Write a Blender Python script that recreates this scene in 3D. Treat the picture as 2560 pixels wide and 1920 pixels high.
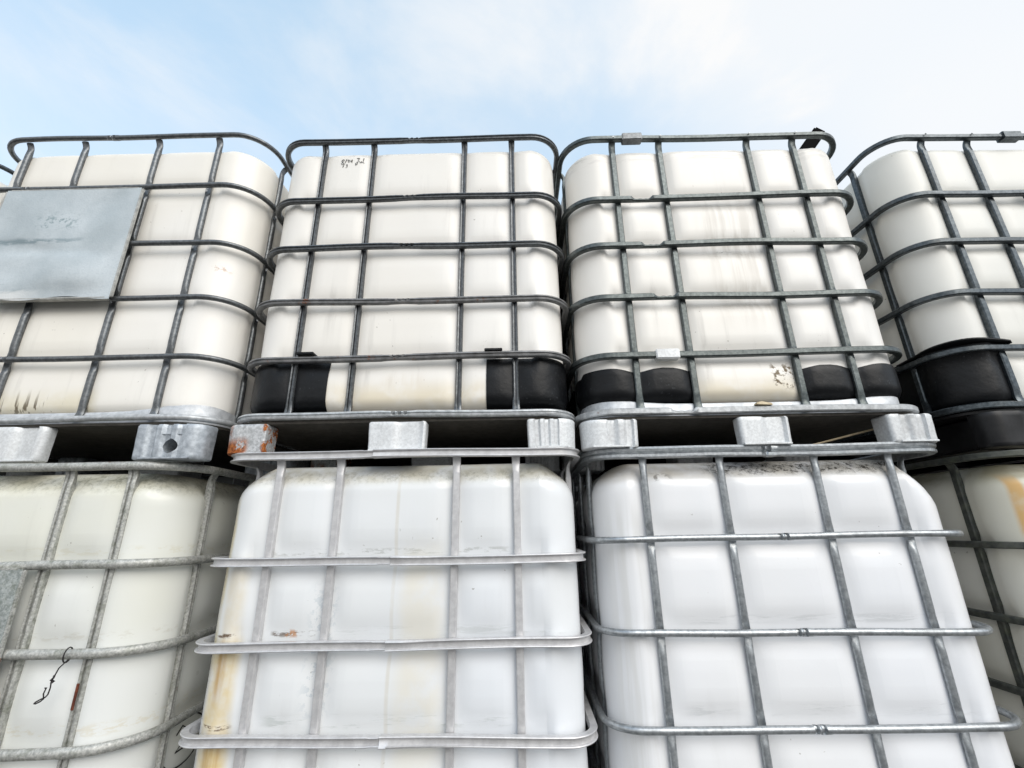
import bpy, bmesh, math, random
from mathutils import Vector, Matrix, noise

random.seed(7)
scene = bpy.context.scene
for o in list(bpy.data.objects):
    bpy.data.objects.remove(o)
COL = scene.collection
R_ = math.radians

# ------------------------------------------------------------------ camera
cam_d = bpy.data.cameras.new('camera')
cam_d.sensor_width = 36.0
cam_d.sensor_fit = 'HORIZONTAL'
cam_d.lens = 1106.5 / 2560 * 36
cam_d.clip_start = 0.02
cam_d.clip_end = 3000
cam = bpy.data.objects.new('camera', cam_d)
COL.objects.link(cam)
CAM = Vector((0.179, -1.2545, 0.945))
yaw, pitch, roll = -0.0113, 0.3161, -0.0166
fw = Vector((math.sin(yaw) * math.cos(pitch), math.cos(yaw) * math.cos(pitch), math.sin(pitch)))
rt = Vector((math.cos(yaw), -math.sin(yaw), 0))
up = rt.cross(fw)
r2 = rt * math.cos(roll) + up * math.sin(roll)
u2 = -rt * math.sin(roll) + up * math.cos(roll)
cam.matrix_world = Matrix(((r2.x, u2.x, -fw.x, CAM.x), (r2.y, u2.y, -fw.y, CAM.y),
                           (r2.z, u2.z, -fw.z, CAM.z), (0, 0, 0, 1)))
scene.camera = cam

# ------------------------------------------------------------------ sky, sun, exposure
SUN_EL, SUN_AZ = R_(40), R_(148)        # azimuth clockwise from +Y: behind the camera, a little right
world = bpy.data.worlds.new('World')
scene.world = world
world.use_nodes = True
wn, wl = world.node_tree.nodes, world.node_tree.links
wn.clear()


def wmath(op, a, b=None, c=None):
    n = wn.new('ShaderNodeMath')
    n.operation = op
    for k, v in enumerate((a, b, c)):
        if v is None:
            continue
        if isinstance(v, (int, float)):
            n.inputs[k].default_value = v
        else:
            wl.new(v, n.inputs[k])
    return n.outputs[0]


sky = wn.new('ShaderNodeTexSky')
sky.sky_type = 'NISHITA'
sky.sun_disc = False
sky.sun_elevation = SUN_EL
sky.sun_rotation = SUN_AZ
sky.air_density = 1.0
sky.dust_density = 0.2
sky.ozone_density = 0.0
geo = wn.new('ShaderNodeTexCoord')
sep = wn.new('ShaderNodeSeparateXYZ')
wl.new(geo.outputs['Generated'], sep.inputs[0])
dz = wmath('MAXIMUM', sep.outputs[2], 0.0)
den = wmath('ADD', dz, 0.22)
cx_ = wmath('MULTIPLY', wmath('DIVIDE', sep.outputs[0], den), -1.0)
cy_ = wmath('DIVIDE', sep.outputs[1], den)
cmb = wn.new('ShaderNodeCombineXYZ')
wl.new(cx_, cmb.inputs[0])
wl.new(cy_, cmb.inputs[1])
cmb.inputs[2].default_value = 3.7


def wnoise(scale, detail, rough, dist, off):
    mp = wn.new('ShaderNodeMapping')
    mp.inputs['Location'].default_value = off
    wl.new(cmb.outputs[0], mp.inputs[0])
    n = wn.new('ShaderNodeTexNoise')
    n.inputs['Scale'].default_value = scale
    n.inputs['Detail'].default_value = detail
    n.inputs['Roughness'].default_value = rough
    n.inputs['Distortion'].default_value = dist
    wl.new(mp.outputs[0], n.inputs['Vector'])
    return n.outputs['Fac']


def wstep(v, a, b):
    n = wn.new('ShaderNodeMapRange')
    n.interpolation_type = 'SMOOTHSTEP'
    n.inputs['From Min'].default_value = a
    n.inputs['From Max'].default_value = b
    wl.new(v, n.inputs['Value'])
    return n.outputs[0]


big = wstep(wnoise(0.62, 2.0, 0.5, 0.0, (-0.1, 1.3, 0.0)), 0.38, 0.60)
wisp = wstep(wnoise(1.7, 8.0, 0.58, 0.5, (0.2, 5.1, 1.0)), 0.50, 0.76)
haze = wmath('POWER', wmath('SUBTRACT', 1.0, dz), 3.0)
cl = wmath('MINIMUM', wmath('ADD', wmath('MULTIPLY', big, 0.85), wmath('MULTIPLY', wisp, 0.62)), 1.0)
cl = wmath('MINIMUM', wmath('ADD', cl, wmath('MULTIPLY', haze, 0.95)), 1.0)


def wmix(f, a, b):
    n = wn.new('ShaderNodeMix')
    n.data_type = 'RGBA'
    for sock, v in ((n.inputs['Factor'], f), (n.inputs[6], a), (n.inputs[7], b)):
        if isinstance(v, (int, float, tuple)):
            sock.default_value = v
        else:
            wl.new(v, sock)
    return n.outputs[2]


veil = wmix(0.50, sky.outputs[0], (2.02, 2.62, 2.80, 1))     # thin high haze over the blue
skycol = wmix(cl, veil, (2.58, 2.60, 2.62, 1))               # white cloud
bg = wn.new('ShaderNodeBackground')
bg.inputs['Strength'].default_value = 0.15
wl.new(skycol, bg.inputs['Color'])
wo = wn.new('ShaderNodeOutputWorld')
wl.new(bg.outputs[0], wo.inputs[0])

sun_d = bpy.data.lights.new('sun', 'SUN')
sun_d.energy = 1.0
sun_d.angle = R_(50)
sun_d.color = (1.0, 0.94, 0.86)
sun = bpy.data.objects.new('sun', sun_d)
COL.objects.link(sun)
to_sun = Vector((math.sin(SUN_AZ) * math.cos(SUN_EL), math.cos(SUN_AZ) * math.cos(SUN_EL), math.sin(SUN_EL)))
sun.rotation_euler = to_sun.to_track_quat('Z', 'Y').to_euler()
sun.location = to_sun * 20

scene.view_settings.view_transform = 'Standard'
scene.view_settings.look = 'None'
scene.view_settings.exposure = 1.32
scene.view_settings.gamma = 1.0
scene.view_settings.use_curve_mapping = False


# ------------------------------------------------------------------ material helpers
class NT:
    """small wrapper that writes node expressions"""

    def __init__(self, name):
        self.m = bpy.data.materials.new(name)
        self.m.use_nodes = True
        self.n = self.m.node_tree.nodes
        self.l = self.m.node_tree.links
        self.n.clear()
        self.out = self.n.new('ShaderNodeOutputMaterial')
        self.b = self.n.new('ShaderNodeBsdfPrincipled')
        self.l.new(self.b.outputs[0], self.out.inputs[0])
        tc = self.n.new('ShaderNodeTexCoord')
        self.obj = tc.outputs['Object']
        s = self.n.new('ShaderNodeSeparateXYZ')
        self.l.new(self.obj, s.inputs[0])
        self.x, self.y, self.z = s.outputs
        info = self.n.new('ShaderNodeObjectInfo')
        self.rand = info.outputs['Random']

    def put(self, sock, v):
        if isinstance(v, (int, float)):
            sock.default_value = v
        elif isinstance(v, tuple):
            sock.default_value = v if len(v) == len(sock.default_value) else v + (1,)
        else:
            self.l.new(v, sock)

    def math(self, op, a, b=None):
        n = self.n.new('ShaderNodeMath')
        n.operation = op
        self.put(n.inputs[0], a)
        if b is not None:
            self.put(n.inputs[1], b)
        return n.outputs[0]

    def mul(self, *a):
        r = a[0]
        for q in a[1:]:
            r = self.math('MULTIPLY', r, q)
        return r

    def add(self, a, b):
        return self.math('ADD', a, b)

    def step(self, v, a, b, lo=0.0, hi=1.0):
        n = self.n.new('ShaderNodeMapRange')
        n.interpolation_type = 'SMOOTHSTEP'
        self.put(n.inputs['Value'], v)
        if a > b:
            a, b, lo, hi = b, a, hi, lo
        n.inputs['From Min'].default_value = a
        n.inputs['From Max'].default_value = b
        n.inputs['To Min'].default_value = lo
        n.inputs['To Max'].default_value = hi
        return n.outputs[0]

    def band(self, v, a, b, soft):
        return self.mul(self.step(v, a - soft, a + soft), self.step(v, b + soft, b - soft))

    def noise(self, scale, detail=4, rough=0.55, stretch=(1, 1, 1), dist=0.0, seed=0.0, rnd=True, vec=None):
        mp = self.n.new('ShaderNodeMapping')
        self.put(mp.inputs[0], vec if vec else self.obj)
        mp.inputs['Scale'].default_value = stretch
        mp.inputs['Location'].default_value = (seed * 1.37, seed * 2.11, seed * 0.73)
        v = mp.outputs[0]
        if rnd:
            ad = self.n.new('ShaderNodeVectorMath')
            ad.operation = 'ADD'
            cb = self.n.new('ShaderNodeCombineXYZ')
            for k in range(3):
                self.put(cb.inputs[k], self.math('MULTIPLY', self.rand, 17.0 + 9 * k))
            self.l.new(v, ad.inputs[0])
            self.l.new(cb.outputs[0], ad.inputs[1])
            v = ad.outputs[0]
        n = self.n.new('ShaderNodeTexNoise')
        n.inputs['Scale'].default_value = scale
        n.inputs['Detail'].default_value = detail
        n.inputs['Roughness'].default_value = rough
        n.inputs['Distortion'].default_value = dist
        self.l.new(v, n.inputs['Vector'])
        return n.outputs['Fac']

    def mix(self, f, a, b):
        n = self.n.new('ShaderNodeMix')
        n.data_type = 'RGBA'
        self.put(n.inputs['Factor'], f)
        self.put(n.inputs[6], a)
        self.put(n.inputs[7], b)
        return n.outputs[2]

    def bump(self, h, strength, dist):
        n = self.n.new('ShaderNodeBump')
        n.inputs['Strength'].default_value = strength
        n.inputs['Distance'].default_value = dist
        self.put(n.inputs['Height'], h)
        self.l.new(n.outputs[0], self.b.inputs['Normal'])

    def done(self, color, rough=0.5, metal=0.0, spec=0.5):
        self.put(self.b.inputs['Base Color'], color)
        self.put(self.b.inputs['Roughness'], rough)
        self.put(self.b.inputs['Metallic'], metal)
        self.put(self.b.inputs['Specular IOR Level'], spec)
        return self.m


def steel_mat(name, dark, light, rough=0.48, metal=0.75, grain=60, rust=0.0, moss=0.0, dirt=0.25):
    t = NT(name)
    n1 = t.noise(grain, 5, 0.65)
    n2 = t.noise(9, 4, 0.6, stretch=(1, 1, 0.5), seed=3)
    c = t.mix(t.step(n1, 0.3, 0.72), dark, light)
    c = t.mix(t.mul(t.step(n2, 0.48, 0.72), dirt), c, (0.075, 0.07, 0.062))
    mt = metal
    if rust > 0:
        rn = t.step(t.noise(22, 6, 0.7, seed=8), 0.70 - rust * 0.2, 0.76 - rust * 0.2)
        c = t.mix(rn, c, t.mix(t.noise(90, 3, 0.6), (0.10, 0.028, 0.01), (0.26, 0.09, 0.03)))
        mt = t.math('MULTIPLY', t.math('SUBTRACT', 1.0, rn), metal)
    if moss > 0:
        mn = t.mul(t.step(t.noise(40, 6, 0.7, seed=5), 0.45, 0.7), moss)
        c = t.mix(mn, c, (0.10, 0.115, 0.06))
    rr = t.add(t.mul(n2, 0.3), rough - 0.15)
    t.bump(n1, 0.15, 0.001)
    return t.done(c, rr, mt)


def tank_mat(name, base, warm, warm_amt, stains=(), rough=0.3, streak=0.12, seam=None):
    """blow moulded plastic; stains are colour marks with a shape of their own (local metres)"""
    t = NT(name)
    big = t.noise(1.6, 3, 0.5, seed=1, rnd=False)
    c = t.mix(t.mul(t.step(big, 0.3, 0.7), warm_amt), base, warm)
    st = t.noise(26, 5, 0.62, stretch=(1, 1, 0.06), seed=4, rnd=False)
    st2 = t.noise(3.2, 3, 0.5, seed=6, rnd=False)
    c = t.mix(t.mul(t.step(st, 0.52, 0.80), t.step(st2, 0.42, 0.65), streak), c, (0.34, 0.32, 0.29))
    sp = t.noise(70, 2, 0.5, seed=9, rnd=False)
    c = t.mix(t.mul(t.step(sp, 0.735, 0.765), t.step(st2, 0.5, 0.6), 0.55), c, (0.22, 0.19, 0.15))
    cache = {}

    def kn(kind, scale, detail, rough, stretch, a, b, seed):
        if kind not in cache:
            cache[kind] = t.step(t.noise(scale, detail, rough, stretch=stretch, seed=seed, rnd=False), a, b)
        return cache[kind]
    for s in stains:
        x0, x1, z0, z1, sx, sz, col, amt, kind = s
        m = t.mul(t.band(t.x, x0, x1, sx), t.band(t.z, z0, z1, sz), t.step(t.y, 0.0, -0.1))
        m = t.mul(m, kn(kind, *{
            'streak': (38, 4, .6, (1, 1, .05), .36, .62, 3.3),
            'drip': (60, 3, .6, (1, 1, .04), .54, .62, 1.2),
            'splat': (48, 5, .7, (1, 1, 1), .50, .57, 2.2),
            'mould': (55, 6, .85, (1, 1, 1), .46, .60, 1.3),
            'scuff': (24, 5, .75, (.35, 1, 3.2), .50, .62, 7.0),
            'dash': (30, 5, .75, (.6, 1, 2.0), .50, .60, 4.0),
            'soft': (9, 4, .6, (1, 1, 1), .25, .6, .8)}[kind]))
        c = t.mix(t.mul(m, amt), c, col)
    fine = t.noise(150, 3, 0.6, seed=3, rnd=False)
    wav = t.noise(7, 2, 0.5, seed=12, rnd=False)
    t.bump(t.add(t.mul(fine, 0.05), wav), 0.35, 0.004)
    m = t.done(c, t.add(t.mul(st2, 0.16), rough - 0.08), 0.0, 0.5)
    return m


def plain_mat(name, c0, c1, rough=0.5, scale=40, metal=0.0, bump=0.2, detail=5, spec=0.5):
    t = NT(name)
    n = t.noise(scale, detail, 0.6)
    t.bump(n, bump, 0.002)
    return t.done(t.mix(t.step(n, 0.3, 0.7), c0, c1), t.add(t.mul(n, 0.2), rough - 0.1), metal, spec)


# ------------------------------------------------------------------ geometry helpers
def mesh_obj(name, verts, faces, mat, parent=None, smooth=True, auto=True):
    me = bpy.data.meshes.new(name)
    me.from_pydata([tuple(v) for v in verts], [], faces)
    me.update()
    bm = bmesh.new()
    bm.from_mesh(me)
    bmesh.ops.recalc_face_normals(bm, faces=bm.faces)
    bm.to_mesh(me)
    bm.free()
    if smooth:
        for p in me.polygons:
            p.use_smooth = True
        if auto:
            try:
                me.set_sharp_from_angle(angle=R_(42))
            except Exception:
                pass
    me.materials.append(mat)
    o = bpy.data.objects.new(name, me)
    COL.objects.link(o)
    if parent:
        o.parent = parent
    return o


def rrect(hx, hy, R, nc=10, front=(), ns=1):
    """rounded rectangle, counter-clockwise from the front left: (x, y, nx, ny)"""
    P = []
    fx = sorted(set([-hx + R, hx - R] + [f for f in front if -hx + R < f < hx - R] +
                    [-hx + R + (2 * hx - 2 * R) * k / ns for k in range(1, ns)]))
    for f in fx:
        P.append((f, -hy, 0, -1))

    def corner(cx, cy, a0):
        for k in range(1, nc):
            a = R_(a0 + 90 * k / nc)
            P.append((cx + R * math.cos(a), cy + R * math.sin(a), math.cos(a), math.sin(a)))

    def side(x0, y0, x1, y1, nx, ny):
        for k in range(ns + 1):
            P.append((x0 + (x1 - x0) * k / ns, y0 + (y1 - y0) * k / ns, nx, ny))
    corner(hx - R, -hy + R, -90)
    side(hx, -hy + R, hx, hy - R, 1, 0)
    corner(hx - R, hy - R, 0)
    side(hx - R, hy, -hx + R, hy, 0, 1)
    corner(-hx + R, hy - R, 90)
    side(-hx, hy - R, -hx, -hy + R, -1, 0)
    corner(-hx + R, -hy + R, 180)
    return P


def sweep(path, prof, z, warp=None, closed=True):
    V, F = [], []
    n = len(prof)
    for (x, y, nx, ny) in path:
        for (u, v) in prof:
            if warp:
                u, v = warp(x, y, u, v, ny)
            V.append((x + nx * u, y + ny * u, z + v))
    m = len(path)
    for i in range(m if closed else m - 1):
        j = (i + 1) % m
        for k in range(n):
            l = (k + 1) % n
            F.append((i * n + k, i * n + l, j * n + l, j * n + k))
    if not closed:
        F.append(tuple(range(n))[::-1])
        F.append(tuple((m - 1) * n + k for k in range(n)))
    return V, F


def circle(r, n=10, sx=1.0, sy=1.0):
    return [(r * sx * math.cos(2 * math.pi * (k + .5) / n), r * sy * math.sin(2 * math.pi * (k + .5) / n)) for k in range(n)]


def bevel_rect(hu, hv, b):
    return [(hu - b, -hv), (hu, -hv + b), (hu, hv - b), (hu - b, hv), (-hu + b, hv), (-hu, hv - b), (-hu, -hv + b), (-hu + b, -hv)]


PROF = {
    'round': circle(0.0090, 12),
    'oval': [(0.0085, -0.0075), (0.0095, -0.0035), (0.0050, -0.0010), (0.0050, 0.0010), (0.0095, 0.0035), (0.0085, 0.0075),
             (0.004, 0.0105), (-0.004, 0.0105), (-0.009, 0.006), (-0.009, -0.006), (-0.004, -0.0105), (0.004, -0.0105)],
    'square': bevel_rect(0.0100, 0.0096, 0.0032),
    'channel': [(0.0095, -0.0112), (0.0105, -0.0095), (0.0095, -0.0078), (0.0035, -0.006), (0.0035, 0.005), (0.0095, 0.0068),
                (0.0105, 0.0088), (0.0095, 0.0105), (-0.007, 0.0105), (-0.007, -0.0112)],
    'bead': [(0.006, -0.0165), (0.0115, -0.013), (0.0115, -0.006), (0.007, -0.0025), (0.0125, 0.002), (0.0135, 0.009),
             (0.009, 0.0155), (-0.004, 0.0165), (-0.010, 0.011), (-0.010, -0.0165)],
    'worn': circle(0.0118, 12, 0.8, 1.0),
}


def joint_points(x):
    return [x + d for d in (-.05, -.043, -.036, -.030, -.024, -.018, -.015, -.012, -.009, -.006, -.003, -.001, .001, .003, .006, .009, .012,
                            .015, .018, .024, .030, .036, .043, .05)]


def make_warp(kind, jx, bend):
    """how the ring's section is pressed at its joint, plus slight handling bends of the whole rail"""
    def f(x, y, u, v, ny):
        u += bend(x, y)[0]
        v += bend(x, y)[1]
        if ny > -0.9:
            return u, v
        d = x - jx
        if kind == 'crimp3' and abs(d) < .049:
            s = 1 - .22 * max(0, 1 - abs(d) / .049) ** .5
            v *= s
            if -.002 < v < .0065 and u > .004:
                for c in (-.018, 0, .018):
                    if abs(d - c) < .0045:
                        u -= .007
        elif kind == 'dots2' and abs(d) < .03:
            if abs(d) < .0012 and u > 0:
                u -= .002
            if u > 0.002 and abs(v) < .008:
                for c in (-.008, .008):
                    if abs(d - c) < .0045:
                        u -= .008
            elif d > 0:
                u *= 1.10
                v *= 1.10
        elif kind == 'flat' and abs(d) < .037:
            k = min(1, (.037 - abs(d)) / .010)
            if v > 0:
                v -= .009 * k + .0008 * k * math.sin(d * 300)
            if u > 0:
                u -= .005 * k
        elif kind == 'lap':
            if d > 0:
                k = math.exp(-d / .08)
                u += .0035 * k
                v *= 1 + .16 * k
                if u > .003 and abs(v) < .007:
                    u += .004 * k
            elif d > -.03:
                v *= .92
        return u, v
    return f


def make_tube(zb, zt, rings, w, dep, kind, flare=True):
    """vertical cage tube, local origin on the ring plane, +u outwards; pressed flat where it meets the rings"""
    zs = set([zb, zt])
    for rz in rings:
        for d in (-.055, -.042, -.034, -.026, -.018, -.010, 0, .010, .018, .026, .034, .042, .055):
            if zb < rz + d < zt:
                zs.add(rz + d)
    for d in (.008, .02, .032, .045, .06):
        zs.add(zt - d)
        zs.add(zb + d)
    zs = sorted(zs)
    if kind == 'square':
        sec = bevel_rect(w, dep, w * .28)
    elif kind == 'fold':
        sec = [(-w, -dep), (w, -dep), (w, dep * .5), (w * .6, dep), (w * .22, dep * .85), (w * .1, dep * .1), (-w * .1, dep * .1), (-w * .22, dep * .85), (-w * .6, dep), (-w, dep * .5)]
    else:
        sec = circle(1.0, 12, w, dep)
    V, F = [], []
    off0 = -.0095 - dep
    for z in zs:
        near = min(abs(z - r) for r in rings)
        sw, sd, off = 1.0, 1.0, off0
        if near < .03:
            k = 1 - near / .03
            sd = 1 - .35 * k
            off = off0 + .002 * k
        et = zt - z
        eb = z - zb
        if flare and min(et, eb) < .05:
            k = 1 - min(et, eb) / .05
            sw = 1 + .22 * k
            sd = 1 - .62 * k
            k2 = max(0, 1 - min(et, eb) / .026)
            off = off0 * (1 - k2 * k2 * .55)
        for (a, b) in sec:
            bb = b * sd
            if kind == 'round' and b > dep * .3 and min(et, eb) > .05 and near < .046:
                bb -= dep * 1.35 * (1 - near / .046) * (1 - .55 * abs(a / w))
            V.append((a * sw, -(off + bb), z))
    n = len(sec)
    for i in range(len(zs) - 1):
        for k in range(n):
            l = (k + 1) % n
            F.append((i * n + k, i * n + l, (i + 1) * n + l, (i + 1) * n + k))
    F.append(tuple(range(n))[::-1])
    F.append(tuple((len(zs) - 1) * n + k for k in range(n)))
    return V, F


def lump(x, y, z, s, seed):
    return noise.noise(Vector((x * s + seed, y * s - seed * .7, z * s + seed * 1.3)))


# ------------------------------------------------------------------ the container builder
class Box:
    pass


def pillow(B, s_face, z):
    """how far the wall bulges at a face coordinate: pressed in by rings and tubes"""
    dr = min(abs(z - r) for r in B.rings)
    kr = 1 - math.exp(-(dr / B.pw) ** 2)
    kt = 1.0
    for t in s_face[1]:
        kt = min(kt, 1 - B.groove * math.exp(-((s_face[0] - t) / (B.pw * .8)) ** 2))
    return kr * kt


def tank_surface(B, x, y, nx, ny, z):
    """position of the tank wall for a path point at height z"""
    zt, zb = B.tank_top, B.tank_bot
    ins = 0.0
    rt_ = B.rt + ((B.rts if nx > 0 else B.rtl) - B.rt) * abs(nx) ** .8
    if z > zt - rt_:
        q = min(1, (z - (zt - rt_)) / rt_)
        ins = rt_ * (1 - math.sqrt(max(0, 1 - q * q)))
    elif z < zb + B.rb:
        q = min(1, ((zb + B.rb) - z) / B.rb)
        ins = B.rb * (1 - math.sqrt(max(0, 1 - q * q)))
    if abs(ny) > .7:
        face = (x, B.tx)
    else:
        face = (y, B.ty)
    fade = 1.0
    if ins > 0:
        fade = max(0, 1 - ins / .03)
    bul = B.bulge * pillow(B, face, z) * fade
    cn = min(abs(nx), abs(ny))
    bul = bul * (1 - min(1, cn * 6)) + B.bulge * 1.0 * fade * min(1, cn * 6)
    bul += .0035 * lump(x, y, z, 2.3, B.seed) + .0016 * lump(x, y, z, 7.0, B.seed + 4)
    d = bul - ins
    return Vector((x + nx * d, y + ny * d, z))


def front_y(B, x, z, out=0.0012):
    hx, hy = B.W / 2 - B.gap, B.D / 2 - B.gap
    x2 = max(-hx + B.Rt, min(hx - B.Rt, x))
    p = tank_surface(B, x2, -hy, 0, -1, z)
    return p.y - out


def build_tank(B, root, mat):
    hx, hy = B.W / 2 - B.gap, B.D / 2 - B.gap
    extra = []
    for t in B.tx:
        extra += [t + d for d in (-.06, -.045, -.033, -.024, -.016, -.008, 0, .008, .016, .024, .033, .045, .06)]
    path = rrect(hx, hy, B.Rt, 12, extra, 30)
    zs = set()
    zt, zb = B.tank_top, B.tank_bot
    for k in range(11):
        a = R_(90 * k / 10)
        zs.add(round(zt - B.rt + B.rt * math.sin(a), 5))
        zs.add(round(zt - B.rts + B.rts * math.sin(a), 5))
        zs.add(round(zb + B.rb - B.rb * math.sin(a), 5))
    for r in B.rings:
        for d in (-.08, -.065, -.05, -.038, -.028, -.018, -.009, 0, .009, .018, .028, .038, .05, .065, .08):
            if zb + B.rb < r + d < zt - .02:
                zs.add(round(r + d, 5))
    z = zb + B.rb
    while z < zt - max(B.rt, B.rts):
        zs.add(round(z, 5))
        z += .03
    zs = sorted(zs)
    V, F = [], []
    n = len(path)
    for z in zs:
        for p in path:
            V.append(tank_surface(B, *p, z))
    for i in range(len(zs) - 1):
        for k in range(n):
            l = (k + 1) % n
            F.append((i * n + k, i * n + l, (i + 1) * n + l, (i + 1) * n + k))
    # top and bottom: shrinking loops, a shallow dome and a filler boss
    base = (len(zs) - 1) * n
    last = list(range(base, base + n))
    for s, h in ((.94, .002), (.8, .006), (.5, .010), (.2, .012)):
        cur = []
        for k in range(n):
            v = V[base + k]
            cur.append(len(V))
            V.append(Vector((v.x * s, v.y * s, zt + h * 0.6)))
        for k in range(n):
            l = (k + 1) % n
            F.append((last[k], last[l], cur[l], cur[k]))
        last = cur
    F.append(tuple(last))
    F.append(tuple(range(n))[::-1])
    return mesh_obj('tank', V, F, mat, root, True, False)


def strip_on_tank(B, name, root, mat, side, x_in, z0, z1, out, depth_back, thick=.004, wave=0.0, flare=0.0):
    """a sheet that wraps the front corner of the tank (side -1 left, +1 right)"""
    hx, hy = B.W / 2 - B.gap, B.D / 2 - B.gap
    extra = [B.tx[k] + d for k in range(4) for d in (-.05, -.035, -.024, -.014, 0, .014, .024, .035, .05)] + [x_in]
    path = rrect(hx, hy, B.Rt, 14, extra, 24)
    seg = [p for p in path if p[1] < -hy + depth_back and (p[0] * side >= x_in * side - 1e-6)]
    # order from inner front edge round the corner
    if side > 0:
        seg.sort(key=lambda p: (p[0] if p[3] < -.99 else 10 + p[1]))
    else:
        seg.sort(key=lambda p: (-p[0] if p[3] < -.99 else 10 + p[1]))
    nz = 12
    V, F = [], []
    for sgn in (0, 1):
        for i, p in enumerate(seg):
            for k in range(nz + 1):
                q = k / nz
                zz = z0 + (z1 - z0) * q
                w = 0
                if wave:
                    dt = min(abs(p[0] - t) for t in B.tx)
                    w = wave * (1 - math.exp(-(dt / .05) ** 2)) * q * (1 if abs(p[3]) > .5 else 0)
                s = tank_surface(B, *p, max(zz, B.tank_bot + .004))
                o = out + (thick if sgn else 0) + flare * max(0, q - .8) / .2
                edge = min(q, 1 - q, i / max(1, len(seg) - 1) * 3, (len(seg) - 1 - i) / 6)
                if sgn:
                    o -= thick * max(0, 1 - edge / .1) * .7
                V.append((s.x + p[2] * o, s.y + p[3] * o, zz + w))
    m, h = len(seg), nz + 1
    off = m * h
    for i in range(m - 1):
        for k in range(nz):
            a = i * h + k
            F.append((a, a + 1, a + h + 1, a + h))
            F.append((off + a, off + a + h, off + a + h + 1, off + a + 1))
    for i in range(m - 1):
        for k in (0, nz):
            a = i * h + k
            F.append((a, a + h, off + a + h, off + a))
    for k in range(nz):
        for i in (0, m - 1):
            a = i * h + k
            F.append((a, off + a, off + a + 1, a + 1))
    return mesh_obj(name, V, F, mat, root)


def box_mesh(name, cx, cy, cz, hx, hy, hz, mat, parent, bev=.002, rot=None):
    bm = bmesh.new()
    bmesh.ops.create_cube(bm, size=1.0)
    for v in bm.verts:
        v.co = Vector((v.co.x * 2 * hx, v.co.y * 2 * hy, v.co.z * 2 * hz))
    if bev:
        bmesh.ops.bevel(bm, geom=list(bm.edges), offset=bev, segments=2, affect='EDGES')
    M = Matrix.Translation((cx, cy, cz)) @ (rot.to_4x4() if rot else Matrix.Identity(4))
    bm.transform(M)
    me = bpy.data.meshes.new(name)
    bm.to_mesh(me)
    bm.free()
    for p in me.polygons:
        p.use_smooth = True
    try:
        me.set_sharp_from_angle(angle=R_(35))
    except Exception:
        pass
    me.materials.append(mat)
    o = bpy.data.objects.new(name, me)
    COL.objects.link(o)
    if parent:
        o.parent = parent
    return o


def foot_mesh(x0, x1, y0, y1, z0, z1, ribs, amp, round_l, round_r, taper=.004, dent=0.0, seed=0.0):
    """pressed pallet foot: corrugated front wall, rounded outer corner, slightly tapered, rolled lower edge"""
    P = []
    nf = max(18, ribs * 10)
    rl, rr_ = round_l, round_r
    rl, rr_ = max(rl, .006), max(rr_, .006)
    for k in range(6):
        a = R_(180 + 90 * k / 6)
        P.append((x0 + rl + rl * math.cos(a), y0 + rl + rl * math.sin(a)))
    for k in range(nf + 1):
        q = k / nf
        x = x0 + rl + (x1 - rr_ - x0 - rl) * q
        wv = math.sin(q * math.pi * 2 * ribs) if ribs else 0
        wv = max(-1, min(1, wv * 2.4))
        P.append((x, y0 + (amp * (.5 - .5 * wv) if ribs and .02 < q < .98 else 0)))
    for k in range(1, 7):
        a = R_(270 + 90 * k / 6)
        P.append((x1 - rr_ + rr_ * math.cos(a), y0 + rr_ + rr_ * math.sin(a)))
    P += [(x1, y1), (x0, y1)]
    cx, cy = (x0 + x1) / 2, (y0 + y1) / 2
    V, F = [], []
    lev = [(0, .006), (.04, .0015), (.12, .001), (.35, .001), (.6, .0), (.85, 0), (.95, -.0005), (1, .003)]
    for q, ins in lev:
        z = z0 + (z1 - z0) * q
        for (x, y) in P:
            s = ins + taper * (1 - q) * .3
            dx, dy = cx - x, cy - y
            L = math.hypot(dx, dy)
            dd = dent * lump(x, y, z, 14, seed)
            V.append((x + dx / L * s, y + dy / L * s + dd, z))
    n = len(P)
    for i in range(len(lev) - 1):
        for k in range(n):
            l = (k + 1) % n
            F.append((i * n + k, i * n + l, (i + 1) * n + l, (i + 1) * n + k))
    F.append(tuple(range(n))[::-1])
    F.append(tuple((len(lev) - 1) * n + k for k in range(n)))
    return V, F


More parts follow.
